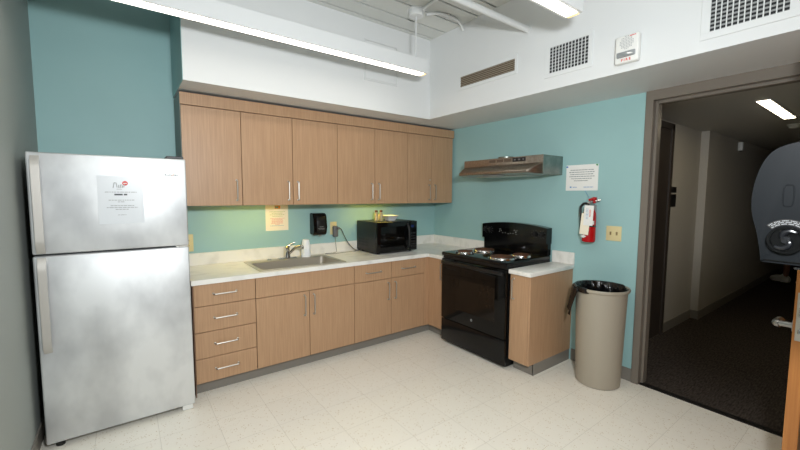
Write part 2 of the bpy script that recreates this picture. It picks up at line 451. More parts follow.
d = front(t, 'door', -1.905, -1.48, .093, .645); pull(d, (-1.868, -.609, .44), (-1.868, -.609, .618), (0, -1, 0))
t = base_unit(-1.48, -.668, 'wood-look floor cabinet with two drawers over two doors beneath the microwave')
for (x0, x1) in ((-1.48, -1.077), (-1.077, -.668)):
    d = front(t, 'drawer', x0, x1, .642, TOPC); xm = (x0 + x1) / 2
    pull(d, (xm - .085, -.609, .724), (xm + .085, -.609, .724), (0, -1, 0))
d = front(t, 'door', -1.48, -1.077, .093, .642); pull(d, (-1.116, -.609, .437), (-1.116, -.609, .61), (0, -1, 0))
d = front(t, 'door', -1.077, -.668, .093, .642); pull(d, (-1.036, -.609, .437), (-1.036, -.609, .61), (0, -1, 0))
# corner cabinet with its door facing the room beside the range
t = thing('corner_cabinet', 'narrow wood-look corner floor cabinet left of the black range', 'cabinet', (-.3, -.5, 0), 'floor cabinets on the range wall')
b = boxn(-.665, -.02, -.586, -.569, T + .003, TOPC)
b = carcass(-.585, -.024, -.842, -.024, T + .003, TOPC); obj('body', b, 'carcass', t)
obj('filler', boxn(-.666, -.588, -.608, -.588, .093, TOPC, .001), 'wood', t)
obj('filler', boxn(-.609, -.588, -.642, -.6085, .093, TOPC, .001), 'wood', t)
d = obj('door', boxn(-.609, -.588, -.843, -.644, .095, TOPC - G, .001), 'wood', t)
pull(d, (-.609, -.815, .60), (-.609, -.815, .765), (-1, 0, 0))
b = boxn(-.667, -.535, -.545, -.535, 0, T + .004); box(b, -.545, -.535, -.843, -.545, 0, T + .004); obj('toe_kick', b, 'toe', t)
# end cabinet right of the range
t = thing('end_cabinet', 'narrow wood-look floor cabinet between the black range and the waste bin', 'cabinet', (-.3, -1.71, 0), 'floor cabinets on the range wall')
b = carcass(-.587, -.004, -1.792, -1.622, T + .003, TOPC)
obj('body', b, 'carcass', t)
obj('side_panel', boxn(-.609, -.002, -1.811, -1.7925, T, TOPC, .0008), 'wood', t)
d = obj('door', boxn(-.609, -.588, -1.790, -1.622, .093, TOPC - G, .001), 'wood', t)
pull(d, (-.609, -1.657, .60), (-.609, -1.657, .775), (-1, 0, 0))
b = boxn(-.54, -.53, -1.807, -1.622, 0, T + .0005); box(b, -.54, -.009, -1.809, -1.80, 0, T - .0005); obj('toe_kick', b, 'toe', t)

# ================================================================== WORKTOPS
t = thing('worktop', 'white L-shaped laminate worktop around the sink and corner', 'countertop', (-1.4, -.3, H - .035))
sx0, sx1, sy0, sy1 = -2.272, -1.558, -.565, -.105
b = BM(); z0, z1 = H - .0345, H
ys = [-.634, sy0, sy1, -.0215]
pts = []
box(b, -2.762, sx0, -.634, -.001, z0, z1, 0)
box(b, sx1, -.001, -.634, -.001, z0, z1, 0)
box(b, sx0, sx1, -.634, sy0, z0, z1, 0); box(b, sx0, sx1, sy1, -.001, z0, z1, 0)
box(b, -.634, -.001, -.846, -.634, z0, z1, 0)
bmesh.ops.remove_doubles(b, verts=b.verts, dist=1e-5)
obj('slab', b, 'marble', t, smooth=False)
b = boxn(-2.762, -.001, -.0205, -.001, H + .0003, H + .103, .002); box(b, -.0205, -.001, -.846, -.0206, H + .0003, H + .103, .002)
obj('backsplash', b, 'marble', t)
t = thing('end_worktop', 'short white laminate worktop between the range and the waste bin', 'countertop', (-.3, -1.72, H - .035))
obj('slab', boxn(-.634, -.001, -1.823, -1.619, z0, z1, .003, 2), 'marble', t)
obj('backsplash', boxn(-.0205, -.001, -1.823, -1.619, H + .0003, H + .103, .002), 'marble', t)

# ================================================================== SINK, TAP, CUPS
t = thing('kitchen_sink', 'rectangular stainless steel drop-in sink in the white worktop', 'sink', (-1.92, -.34, H))
b = BM()
def rrect(x0, x1, y0, y1, r, z, n=5):
    out = []
    for (cx, cy, a0) in ((x1 - r, y1 - r, 0), (x0 + r, y1 - r, 90), (x0 + r, y0 + r, 180), (x1 - r, y0 + r, 270)):
        for k in range(n + 1):
            a = R(a0 + 90 * k / n); out.append((cx + r * math.cos(a), cy + r * math.sin(a), z))
    return out
loops = [rrect(-2.292, -1.54, -.588, -.085, .02, H + .0008), rrect(-2.288, -1.544, -.584, -.089, .02, H + .006),
         rrect(-2.262, -1.57, -.556, -.178, .03, H + .006), rrect(-2.255, -1.577, -.549, -.186, .04, H + .001),
         rrect(-2.25, -1.582, -.543, -.19, .05, H - .15), rrect(-2.22, -1.612, -.513, -.22, .06, H - .175)]
vl = [[b.verts.new(p) for p in l] for l in loops]
for q in range(len(vl) - 1):
    n = len(vl[q])
    for k in range(n): b.faces.new((vl[q][k], vl[q][(k + 1) % n], vl[q + 1][(k + 1) % n], vl[q + 1][k]))
b.faces.new(vl[-1])
obj('basin', b, 'steel', t)
b = lathe(BM(), [(.0, H - .1745), (.03, H - .1745), (.042, H - .171), (.045, H - .174)], -1.92, -.36, 24)
obj('drain', b, 'chrome', t)
b = BM(); lathe(b, [(.022, H + .006), (.022, H + .012), (.016, H + .016), (0, H + .017)], -2.08, -.135, 20); obj('hole_cover', b, 'chrome', t)

t = thing('kitchen_tap', 'chrome single-lever tap standing behind the sink', 'tap', (-1.913, -.135, H + .006))
b = boxn(-2.0, -1.83, -.158, -.112, H + .0065, H + .016, .006, 2); obj('deck_plate', b, 'chrome', t)
b = lathe(BM(), [(.028, H + .016), (.026, H + .03), (.023, H + .05), (.022, H + .10), (.024, H + .112), (.016, H + .122), (0, H + .124)], -1.913, -.135, 24); obj('body', b, 'chrome', t)
b = BM(); tube(b, spline([(-1.905, -.14, H + .045), (-1.885, -.155, H + .07), (-1.855, -.175, H + .105), (-1.825, -.195, H + .118), (-1.803, -.21, H + .116), (-1.80, -.212, H + .095)], 6), [.0125] * 31, 14); obj('spout', b, 'chrome', t)
b = BM(); tube(b, spline([(-1.913, -.135, H + .118), (-1.88, -.145, H + .138), (-1.845, -.155, H + .152)], 5), [.011, .010, .009, .008, .008, .007, .007, .007, .006, .006, .006], 12); obj('lever', b, 'chrome', t)

def cup_mesh():
    b = BM(); lathe(b, [(.0445, 0), (.046, .004), (.0445, .006), (.030, .088), (.027, .0905), (0, .0905), ], 0, 0, 32, closed=True)
    lathe(b, [(.0430, 0), (.0284, .0865), (0, .0885)], 0, 0, 32, closed=True)
    for k in range(1): pass
    # close rim ring
    bmesh.ops.bridge_loops(b, edges=[e for e in b.edges if e.is_boundary and all(abs(v.co.z) < 1e-6 for v in e.verts)])
    return b
cb0 = cup_mesh(); cm = obj('foam_cup', cb0, 'foam'); base_z = H + .0065
cupdesc = ['white foam cup at the bottom of the inverted stack on the sink deck',
           'white foam cup second from the bottom in the inverted stack by the tap',
           'white foam cup third from the bottom in the inverted stack by the tap',
           'white foam cup third from the top of the inverted stack by the tap',
           'white foam cup second from the top of the inverted stack by the tap',
           'white foam cup topmost of the inverted stack beside the tap']
for k in range(6):
    o = cm if k == 0 else cm.copy()
    if k: C.objects.link(o)
    o.location = (-1.735, -.133, base_z + k * .0145); tag(o, cupdesc[k], 'cup', 'inverted stack of foam cups')

# ================================================================== FRIDGE
t = thing('refrigerator', 'tall stainless steel two-door refrigerator standing at the left wall', 'refrigerator', (-3.145, -.4, 0))
fx0, fx1 = -3.513, -2.778
obj('case', boxn(fx0 + .004, fx1 - .004, -.668, -.045, .03, 1.648, .004), 'fridgeside', t)
obj('freezer_door', boxn(fx0, fx1, -.744, -.675, 1.106, 1.655, .008, 3), 'fridge', t)
low = obj('refrigerator_door', boxn(fx0, fx1, -.744, -.675, .035, 1.096, .008, 3), 'fridge', t)
obj('gasket', boxn(fx0 + .012, fx1 - .012, -.676, -.667, .05, 1.645), 'blackm', t)
def fhandle(z0, z1):
    b = BM()
    prof = [(-.744, z0), (-.744, z0 + .05), (-.778, z0 + .012)]
    # long flat bar, standing proud of the door, curving back at both ends
    n = 14; x0, x1 = fx0 + .020, fx0 + .055
    path = []
    for k in range(n + 1):
        u = k / n; z = z0 + (z1 - z0) * u
        path.append((z, -.7445 - .030 * min(1, math.sin(PI * u) * 5 + .4)))
    vo = [[b.verts.new((x, y - dy, z)) for (x, dy) in ((x0, 0), (x1, 0), (x1, -.014), (x0, -.014))] for (z, y) in path]
    for q in range(n):
        for k in range(4): b.faces.new((vo[q][k], vo[q][(k + 1) % 4], vo[q + 1][(k + 1) % 4], vo[q + 1][k]))
    b.faces.new(vo[0]); b.faces.new(vo[-1][::-1])
    return b
obj('handle', fhandle(1.112, 1.635), 'fridgehandle', t); obj('handle', fhandle(.562, 1.088), 'fridgehandle', t)
b = boxn(fx1 - .105, fx1 - .01, -.735, -.60, 1.6555, 1.672, .004); obj('hinge_cover', b, 'fridgeside', t)
b = boxn(fx1 - .07, fx1 - .004, -.72, -.66, 1.0965, 1.1055); box(b, fx1 - .05, fx1 - .03, -.742, -.70, 1.0965, 1.1055); obj('hinge', b, 'nickel', t)
b = boxn(fx1 - .075, fx1 - .012, -.738, -.66, .002, .034, .003); obj('foot', b, 'whitep', t, label='white roller foot bracket')
b = lathe(BM(), [(.02, .0), (.022, .01), (.012, .034)], fx0 + .055, -.70, 16); obj('foot', b, 'blackm', t, label='black round levelling foot')
b = boxn(fx0 + .02, fx1 - .02, -.655, -.64, .001, .05); obj('base_grille', b, 'blackm', t)
b = BM()
for (a, c, h_) in ((0, .008, .010), (.010, .006, .006), (.018, .008, .006), (.027, .004, .010), (.033, .006, .006), (.041, .008, .006), (.052, .010, .008), (.064, .006, .006)):
    box(b, -2.895 + a, -2.895 + a + c, -.7449, -.7439, 1.549, 1.549 + h_)
e = obj('badge', b, 'graymark', t); 
b = BM(); tube(b, spline([(-2.868, -.7448, 1.543), (-2.85, -.7448, 1.553), (-2.845, -.7448, 1.562), (-2.856, -.7448, 1.560)], 5), .0008, 6); obj('swoosh', b, 'orange', e, label='orange swoosh on the badge')

# helper: rows of tiny marks standing for unreadable print on a sheet (axis 'A' = facing -y, 'B' = facing -x)
def print_rows(face, org, rows, thick=.0006):
    """rows: (x_start, x_end, y, height) in sheet coordinates, broken into word-length strokes"""
    b = BM(); rnd = random.Random(int(org[0] * 1000) + 7)
    for (a, c, yy, h_) in rows:
        x = a
        while x < c:
            wl = min(rnd.uniform(.006, .02) * max(1, h_ / .004), c - x)
            box(b, x, x + wl, yy, yy + h_, 0, thick); x += wl + .003 * max(1, h_ / .005)
    return place(b, face, org)
# notice on the fridge
t = thing('fridge_notice', 'white notice in a clear sleeve with red dot taped to the freezer door', 'notice', (-3.117, -.746, 1.4))
obj('sheet', place(boxn(-.108, .108, -.14, .14, 0, .0012), FACE_A, (-3.117, -.7455, 1.40)), 'sleeve', t)
o = (-3.117, -.7468, 1.40)
obj('print', print_rows(FACE_A, o, [(-.075, .075, .043, .004), (-.06, .062, -.004, .004), (-.018, .014, -.014, .004), (-.052, .06, -.036, .004), (-.07, .078, -.047, .004), (-.03, .035, -.058, .004), (-.02, .02, -.09, .003)]), 'inklight', t)
b = print_rows(FACE_A, o, [(-.032, .032, .026, .009)]); 
obj('heading', b, 'ink', t)
b = BM(); 
for (x0, y0, x1, y1, wd) in ((-.036, .07, -.03, .10, .004), (-.03, .10, -.02, .098, .004), (-.02, .098, -.018, .072, .004), (-.012, .07, -.008, .088, .004), (-.004, .07, .002, .09, .005), (.006, .07, .01, .084, .005), (.014, .072, .018, .092, .004), (-.02, .062, .005, .062, .003)):
    tube(b, [(x0, y0, .0008), (x1, y1, .0008)], wd / 2, 6)
obj('scribble', place(b, FACE_A, o), 'inklight', t)
b = BM(); tube(b, [(.021, .097, 0), (.021, .097, .0012)], .0135, 20); r_ = obj('red_dot', place(b, FACE_A, o), 'redmark', t)
b = print_rows(FACE_A, (-3.117 , -.7481, 1.40), [(.0125, .0295, .094, .005)]); obj('print', b, 'paper', t)

# ================================================================== RANGE
t = thing('electric_range', 'black freestanding electric coil range between two floor cabinets', 'stove', (-.33, -1.231, 0))
ry0, ry1 = -1.612, -.850; RT = .893; yc = (ry0 + ry1) / 2
obj('body', boxn(-.615, -.03, ry0 + .004, ry1 - .004, .02, RT - .035), 'blackm', t)
obj('cooktop', boxn(-.655, -.03, ry0, ry1, RT - .034, RT, .008, 3), 'black', t)
obj('front_rail', boxn(-.635, -.6155, ry0 + .006, ry1 - .006, RT - .058, RT - .0345, .002), 'blackm', t)
dr = obj('oven_door', boxn(-.653, -.6157, ry0 + .003, ry1 - .003, .252, RT - .06, .006, 2), 'blackglass', t)
obj('window', boxn(-.6545, -.6525, -1.50, -.975, .375, .665, .0005), 'ovenwin', dr)
b = BM(); tube(b, [(-.700, ry0 + .03, RT - .092), (-.700, ry1 - .03, RT - .092)], .0125, 12)
for y in (ry0 + .06, ry1 - .06): box(b, -.70, -.653, y - .012, y + .012, RT - .102, RT - .082, .003)
b2 = BM(); box(b2, -.685, -.654, ry0 + .02, ry1 - .02, RT - .108, RT - .078, .009, 3); b.free()
obj('handle', b2, 'blackm', dr)
b = BM(); tube(b, [(-.6532, -1.246, .322), (-.6540, -1.246, .322)], .0115, 24); lg = obj('badge', b, 'graymark', dr, label='small round grey monogram badge')
b = text_mesh('GE', .013, .0003); obj('monogram', place(b, FACE_B, (-.6541, -1.246, .322)), 'black', lg)
obj('storage_drawer', boxn(-.650, -.6157, ry0 + .003, ry1 - .003, .03, .245, .006, 2), 'black', t)
for (x, y) in ((-.58, ry0 + .05), (-.58, ry1 - .05), (-.08, ry0 + .05), (-.08, ry1 - .05)):
    obj('foot', lathe(BM(), [(.018, 0), (.018, .012), (.01, .021)], x, y, 12), 'blackm', t)
# backguard with arched top
b = BM(); n = 24
lowp = [(ry1 - .012, RT + .0005), (ry1 - .012, RT + .115), (ry0 + .012, RT + .115), (ry0 + .012, RT + .0005)]
prism(b, lowp, 'x', -.058, -.012); obj('backguard', b, 'black', t)
arch = [(ry1 - .010, RT + .108)]
for k in range(n + 1):
    u = k / n; arch.append((ry1 - .010 + (ry0 - ry1 + .020) * u, RT + .250 + .030 * (1 - (2 * u - 1) ** 2)))
arch.append((ry0 + .010, RT + .108))
b = BM(); prism(b, arch, 'x', -.088, -.006)
cp = obj('control_panel', b, 'black', t)
for y in (-.905, -.965, -1.485, -1.555):
    k_ = BM(); tube(k_, [(-.0885, y, RT + .19), (-.108, y, RT + .19)], [.023, .019], 20); box(k_, -.113, -.106, y - .003, y + .003, RT + .172, RT + .208, .001)
    kb = obj('knob', k_, 'blackm', cp)
b = BM()
for y in (-.905, -.965, -1.485, -1.555):
    for a in range(8):
        an = 2 * PI * a / 8 + .3; tube(b, [(-.0883, y + .033 * math.cos(an), RT + .19 + .033 * math.sin(an)), (-.0892, y + .033 * math.cos(an), RT + .19 + .033 * math.sin(an))], .0022, 6)
for (y0, z0, w_, h_) in ((-1.08, .205, .02, .004), (-1.10, .19, .006, .006), (-1.08, .18, .005, .01), (-1.12, .17, .006, .006), (-1.15, .172, .008, .004), (-1.18, .166, .02, .003), (-1.21, .172, .01, .005), (-1.25, .205, .02, .004), (-1.27, .185, .012, .01), (-1.24, .172, .01, .004), (-1.285, .2, .006, .008), (-1.27, .168, .02, .003)):
    box(b, -.0892, -.0878, y0 - w_, y0, RT + z0, RT + z0 + h_)
obj('printed_markings', b, 'graymark', cp)
obj('clock_display', boxn(-.0895, -.0878, -1.22, -1.11, RT + .19, RT + .222, .0005), 'blackglass', cp)
for (x, y, r_) in ((-.541, -1.045, .078), (-.305, -1.075, .098), (-.515, -1.45, .104), (-.275, -1.475, .08)):
    b = lathe(BM(), [(r_ * .3, RT + .0035), (r_ * .8, RT + .004), (r_ * .93, RT + .012), (r_ * 1.0, RT + .018), (r_ * 1.06, RT + .017), (r_ * 1.12, RT + .006), (r_ * 1.12, RT + .001)], x, y, 36)
    bu = obj('burner', b, 'chrome', t, label='round chrome drip pan')
    b = BM(); turns = 4 if r_ > .09 else 3; N = turns * 28; pts = []
    for k in range(N + 1):
        a = 2 * PI * turns * k / N; rr = r_ * (.22 + .72 * k / N); pts.append((x + rr * math.cos(a), y + rr * math.sin(a), RT + .018))
    tube(b, pts, .0062, 8); obj('coil', b, 'coil', bu, label='rust-brown heating coil')

# ================================================================== RANGE HOOD
t = thing('range_hood', 'brownish stainless steel range hood on the teal wall above the stove', 'range hood', (-.2, -1.231, 1.62))
hy0, hy1 = -1.677, -.785; hs = .06
b = BM()
def P(x, y, z): return b.verts.new((x, y, z))
zt, zm, zl, zb = 1.776, 1.710, 1.650, 1.616
# rings from top-back round the front to the bottom, left end and right end
L_ = [P(-.002, hy1, zt), P(-.297, hy1, zt), P(-.297, hy1, zm), P(-.43, hy1 - hs, zl), P(-.43, hy1 - hs, zb + .008), P(-.297, hy1, zb), P(-.002, hy1, zb)]
R_ = [P(-.002, hy0, zt), P(-.297, hy0, zt), P(-.297, hy0, zm), P(-.43, hy0 + hs, zl), P(-.43, hy0 + hs, zb + .008), P(-.297, hy0, zb), P(-.002, hy0, zb)]
for k in range(4): b.faces.new((L_[k], L_[k + 1], R_[k + 1], R_[k]))
b.faces.new((L_[4], L_[5], R_[5], R_[4])); b.faces.new((L_[5], L_[6], R_[6], R_[5])); b.faces.new((L_[6], L_[0], R_[0], R_[6]))
for S in (L_, R_):
    b.faces.new((S[0], S[1], S[2], S[5], S[6])); b.faces.new((S[2], S[3], S[4], S[5]))
bmesh.ops.bevel(b, geom=[e_ for e_ in b.edges], offset=.002, segments=1, affect='EDGES')
obj('canopy', b, 'hood', t)
obj('side_panel', boxn(-.295, -.003, hy0 - .0018, hy0 - .0003, zb + .002, zt - .002), 'hoodside', t, label='dull galvanised right side')
b = BM()
for k in range(3):
    y1 = -1.11 - k * .086; box(b, -.2985, -.2965, y1 - .074, y1, 1.738, 1.763)
obj('vent_slot', b, mat('hood_vent', (96, 80, 66), .6), t)
b = boxn(-.3005, -.2965, -1.51, -1.375, 1.733, 1.767, .001); sw = obj('switch_panel', b, 'blackm', t)
for (y0_, y1_) in ((-1.41, -1.39), (-1.455, -1.435), (-1.495, -1.48)): obj('rocker', boxn(-.3025, -.30, y0_, y1_, 1.743, 1.757, .001), 'grayp', sw)
obj('duct_collar', lathe(BM(), [(.075, zt), (.075, zt + .022), (.07, zt + .022), (.07, zt + .004)], -.15, -1.19, 28), 'hoodside', t)
obj('lamp_cover', boxn(-.40, -.32, -1.32, -1.12, zb - .004, zb + .002, .002), 'graymark', t, label='grey lamp cover under the hood')
obj('filter', boxn(-.28, -.05, -1.5, -.96, zb - .006, zb - .0005, .001), 'nickel', t)

# ================================================================== MICROWAVE and what stands on it
t = thing('microwave_oven', 'black countertop microwave oven in the corner of the white worktop', 'microwave', (-.87, -.24, H))
mx0, mx1, my0, my1, mz0, mz1 = -1.125, -.622, -.395, -.035, H + .018, 1.166
obj('case', boxn(mx0, mx1, my0, my1, mz0, mz1, .004), 'blackm', t)
fd = obj('door', boxn(mx0 + .002, -.722, my0 - .036, my0 - .001, mz0, mz1 - .002, .005, 2), 'black', t)
obj('window', boxn(mx0 + .045, -.79, my0 - .0375, my0 - .0355, mz0 + .05, mz1 - .05, .0005), 'blackglass', fd)
b = BM(); tube(b, spline([(-.752, my0 - .036, mz1 - .028), (-.750, my0 - .062, mz1 - .07), (-.749, my0 - .068, (mz0 + mz1) / 2), (-.750, my0 - .062, mz0 + .06), (-.752, my0 - .036, mz0 + .022)], 6), .011, 12); obj('handle', b, 'blackm', fd)
pn = obj('control_panel', boxn(-.720, mx1 - .001, my0 - .036, my0 - .001, mz0, mz1 - .002, .005, 2), 'black', t)
obj('display', boxn(-.705, -.665, my0 - .0372, my0 - .0355, mz1 - .066, mz1 - .042), 'blueled', pn, label='dim blue display')
b = BM()
for r_ in range(6):
    for c_ in range(3): box(b, -.704 + c_ * .022, -.688 + c_ * .022, my0 - .0368, my0 - .0355, mz0 + .03 + r_ * .028, mz0 + .044 + r_ * .028)
obj('keypad', b, mat('keypad_black', (34, 34, 36), .35), pn)
b = BM()
for r_ in range(3):
    for c_ in range(7): box(b, mx0 - .0006, mx0 + .001, -.10 - c_ * .028, -.082 - c_ * .028, mz0 + .05 + r_ * .03, mz0 + .072 + r_ * .03)
obj('vent_slot', b, 'ventdark', t)
for (x, y) in ((mx0 + .05, my0 + .02), (mx1 - .05, my0 + .02), (mx0 + .05, my1 - .05), (mx1 - .05, my1 - .05)):
    obj('foot', lathe(BM(), [(.014, H + .0006), (.016, mz0 + .001)], x, y, 12), 'blackm', t)

def shaker(x, y, label):
    t = thing('spice_bottle', label, 'bottle', (x, y, mz1), 'two small bottles on the microwave')
    b = lathe(BM(), [(.017, mz1 + .0005), (.0175, mz1 + .004), (.0175, mz1 + .075), (.012, mz1 + .083)], x, y, 20); obj('bottle', b, 'amber', t)
    b = lathe(BM(), [(.0135, mz1 + .0835), (.0135, mz1 + .089)], x, y, 20); obj('collar', b, 'almond', t)
    b = lathe(BM(), [(.015, mz1 + .0895), (.015, mz1 + .108), (.013, mz1 + .111)], x, y, 20); obj('cap', b, 'coil', t, label='dark red-brown cap')
shaker(-1.017, -.25, 'small amber spice bottle on the microwave, farther from the white bowl')
shaker(-.958, -.25, 'small amber spice bottle on the microwave, touching distance from the white bowl')
b = BM(); bx, by = -.842, -.25
sq = [(.040, mz1 + .0005), (.042, mz1 + .006), (.067, mz1 + .050), (.070, mz1 + .052), (.067, mz1 + .054), (.038, mz1 + .012)]
vl = [[b.verts.new(p) for p in rrect(bx - s_, bx + s_, by - s_, by + s_, .012, z_)] for (s_, z_) in sq]
for q in range(len(vl) - 1):
    n = len(vl[q])
    for k in range(n): b.faces.new((vl[q][k], vl[q][(k + 1) % n], vl[q + 1][(k + 1) % n], vl[q + 1][k]))
b.faces.new(vl[0][::-1]); b.faces.new(vl[-1])
tag(obj('square_bowl', b, 'ceramic'), 'white square bowl with flared rim on the microwave', 'bowl')
b = lathe(BM(), [(.019, mz1 + .0005), (.02, mz1 + .004), (.02, mz1 + .056), (.017, mz1 + .06)], -.935, -.16, 20)
tag(obj('small_jar', b, 'almond'), 'small pale tan jar standing behind the white bowl on the microwave', 'jar')

# ================================================================== WALL ITEMS (back wall)
t = thing('wall_notice', 'cream paper notice with orange emblem taped below the cabinets above the sink', 'notice', (-1.957, -.002, 1.22))
obj('sheet', place(boxn(-.107, .105, -.122, .12, 0, .001), FACE_A, (-1.957, -.0008, 1.22)), 'creampaper', t)
o = (-1.957, -.0020, 1.22)
obj('emblem', place(boxn(-.022, .03, .082, .112, 0, .0006, .0002), FACE_A, o), 'orange', t)
obj('emblem_centre', place(boxn(-.018, .012, .088, .104, 0, .001), FACE_A, o), mat('emblem_green', (120, 170, 150), .6), t)
obj('green_print', print_rows(FACE_A, o, [(-.07, .075, .052, .004), (-.05, .05, .038, .004), (-.07, .068, .024, .004), (-.045, .05, .010, .004)]), 'inkgreen', t)
obj('red_print', print_rows(FACE_A, o, [(-.065, .07, -.010, .003), (-.05, .05, -.022, .004), (-.052, .055, -.034, .004), (-.05, .05, -.044, .004), (-.055, .055, -.055, .004), (-.02, .02, -.066, .003)]), 'inkred', t)
obj('blue_print', print_rows(FACE_A, o, [(-.065, .06, -.078, .003)]), 'inkblue', t)

t = thing('soap_dispenser', 'black wall-mounted soap dispenser between the sink notice and the outlet', 'soap dispenser', (-1.56, -.002, 1.14))
b = BM(); poly = [(-.001, 1.045), (-.078, 1.04), (-.098, 1.06), (-.104, 1.12), (-.102, 1.18), (-.09, 1.235), (-.07, 1.252), (-.001, 1.256)]
prism(b, poly, 'x', -1.638, -1.498); bmesh.ops.bevel(b, geom=list(b.edges), offset=.007, segments=2, affect='EDGES'); obj('housing', b, 'black', t)
b = BM(); poly = [(-.09, 1.07), (-.104, 1.075), (-.109, 1.12), (-.107, 1.18), (-.096, 1.225), (-.085, 1.228)]
prism(b, poly, 'x', -1.605, -1.515); bmesh.ops.bevel(b, geom=list(b.edges), offset=.003, segments=1, affect='EDGES'); obj('cover', b, 'blackm', t)
obj('print', print_rows(FACE_A, (-1.56, -.1065, 1.10), [(-.02, .02, .02, .004), (-.035, .035, .004, .003), (-.025, .03, -.004, .003)], .003), 'graymark', t)
obj('nozzle', lathe(BM(), [(.012, 1.03), (.014, 1.041)], -1.56, -.075, 14), 'graymark', t)

def outlet(x0, x1, z0, z1, label):
    t = thing('wall_outlet', label, 'outlet', ((x0 + x1) / 2, -.002, (z0 + z1) / 2), 'almond outlets on the back wall')
    obj('cover_plate', boxn(x0, x1, -.0065, -.0008, z0, z1, .002, 2), 'almond', t)
    xm = (x0 + x1) / 2
    for zc in ((z0 + z1) / 2 + .021, (z0 + z1) / 2 - .021):
        b = boxn(xm - .016, xm + .016, -.0085, -.006, zc - .014, zc + .014, .001); rc = obj('receptacle', b, 'almond', t)
        b = boxn(xm - .008, xm - .006, -.009, -.008, zc - .004, zc + .006); box(b, xm + .006, xm + .008, -.009, -.008, zc - .004, zc + .006); obj('slot', b, 'blackm', rc)
outlet(-2.735, -2.657, .962, 1.105, 'almond wall outlet half hidden behind the fridge edge')
outlet(-1.420, -1.345, 1.028, 1.158, 'almond wall outlet with adapter plugged in beside the soap dispenser')
t = thing('power_adapter', 'grey power adapter plugged into the outlet beside the soap dispenser', 'adapter', (-1.375, -.02, 1.07))
obj('body', boxn(-1.400, -1.348, -.052, -.0095, 1.006, 1.115, .01, 3), 'grayp', t)
b = BM(); tube(b, spline([(-1.374, -.03, 1.008), (-1.374, -.032, .96), (-1.372, -.04, .90), (-1.38, -.06, .858), (-1.42, -.07, .8475), (-1.47, -.065, .8475), (-1.51, -.075, .8475), (-1.50, -.10, .8475), (-1.44, -.12, .8475), (-1.36, -.11, .8475), (-1.24, -.09, .8475), (-1.16, -.08, .8475)], 6), .0022, 6); obj('cord', b, 'grayp', t, label='thin grey cord looping on the worktop')
t = thing('microwave_plug', 'black cord from the outlet to the microwave with its plug', 'power cord', (-1.35, -.03, 1.09))
b = boxn(-1.372, -1.347, -.082, -.0526, 1.082, 1.108, .006, 2); obj('plug', b, 'grayp', t)
b = BM(); tube(b, spline([(-1.352, -.07, 1.095), (-1.335, -.085, 1.085), (-1.31, -.09, 1.03), (-1.27, -.085, .96), (-1.22, -.08, .90), (-1.17, -.07, .862), (-1.14, -.06, .852), (-1.09, -.032, .851), (-1.07, -.028, .875)], 7), .0040, 8); obj('cord', b, 'darkcord', t)

# under-cabinet lights
def ulight(xc, w_, label):
    t = thing('under_cabinet_light', label, 'light', (xc, -.12, 1.35), 'strip lights under the wall cabinets')
    obj('housing', boxn(xc - w_ / 2, xc + w_ / 2, -.26, -.16, 1.352, 1.3645), 'whitep', t)
    obj('lens', boxn(xc - w_ / 2 + .01, xc + w_ / 2 - .01, -.25, -.17, 1.3495, 1.3518), 'underlens', t)
ulight(-2.22, .56, 'warm strip light tucked under the cabinets by the cream sink notice')
ulight(-.98, .5, 'warm strip light tucked under the cabinet above the microwave')

# ================================================================== WALL ITEMS (range wall)
t = thing('pinned_notice', 'white landscape notice pinned to the teal wall above the extinguisher', 'notice', (-.002, -1.852, 1.58))
obj('sheet', place(boxn(-.137, .137, -.108, .108, 0, .001), FACE_B, (-.0008, -1.852, 1.586)), 'paper', t)
o = (-.0020, -1.852, 1.586)
obj('print', print_rows(FACE_B, o, [(-.10, .10, .062, .005), (-.11, .105, .044, .005), (-.10, .095, .026, .005), (-.108, .108, .008, .005), (-.09, .085, -.010, .005), (-.065, .055, -.028, .005)]), 'print', t)
obj('footer_print', print_rows(FACE_B, o, [(-.10, -.085, -.085, .012), (-.075, -.04, -.082, .005), (.02, .10, -.082, .005)]), 'inkblue', t)
for (dy, dz, c, n_) in ((.128, .094, (50, 110, 190), 'blue'), (-.126, .100, (40, 150, 70), 'green')):
    b = BM(); tube(b, [(-.0022, -1.852 + dy, 1.586 + dz), (-.012, -1.852 + dy, 1.586 + dz)], [.007, .0055], 14)
    tag(obj('push_pin', b, mat('pin_' + n_, c, .35)), n_ + ' push pin at a top corner of the landscape notice', 'push pin', 'pins holding the notice')
b = BM(); tube(b, [(-.003, -1.885, 1.475), (-.02, -1.925, 1.43), (-.045, -1.955, 1.39)], .0016, 6)
t = thing('fire_extinguisher', 'small red fire extinguisher with white tags hung on the teal wall', 'fire extinguisher', (-.08, -1.965, 1.06)); ex, ey = -.072, -1.968
obj('string', b, 'inkblue', t, label='thin blue pull string')
b = lathe(BM(), [(.0, 1.062), (.040, 1.06), (.049, 1.066), (.050, 1.08), (.050, 1.265), (.047, 1.295), (.036, 1.322), (.02, 1.334), (.018, 1.345)], ex, ey, 32); cy_ = obj('cylinder', b, 'red', t)
b = BM(); lathe(b, [(.0503, 1.185), (.0508, 1.187), (.0508, 1.195), (.0503, 1.197)], ex, ey, 32); obj('band', b, 'blackm', cy_)
b = BM()
n = 14; z0_, z1_ = 1.20, 1.30
vs0 = [[b.verts.new((ex + .0508 * math.cos(a), ey + .0508 * math.sin(a), z)) for a in [R(120 + 130 * k / n) for k in range(n + 1)]] for z in (1.205, 1.235)]
for k in range(n): b.faces.new((vs0[0][k], vs0[0][k + 1], vs0[1][k + 1], vs0[1][k]))
obj('instruction_label', b, 'whitep', cy_)
b = BM(); prism(b, [(ey + .042, 1.108), (ey + .018, 1.121), (ey - .006, 1.108), (ey + .018, 1.095)], 'x', ex - .0535, ex - .044); obj('diamond_mark', b, 'whitep', cy_)
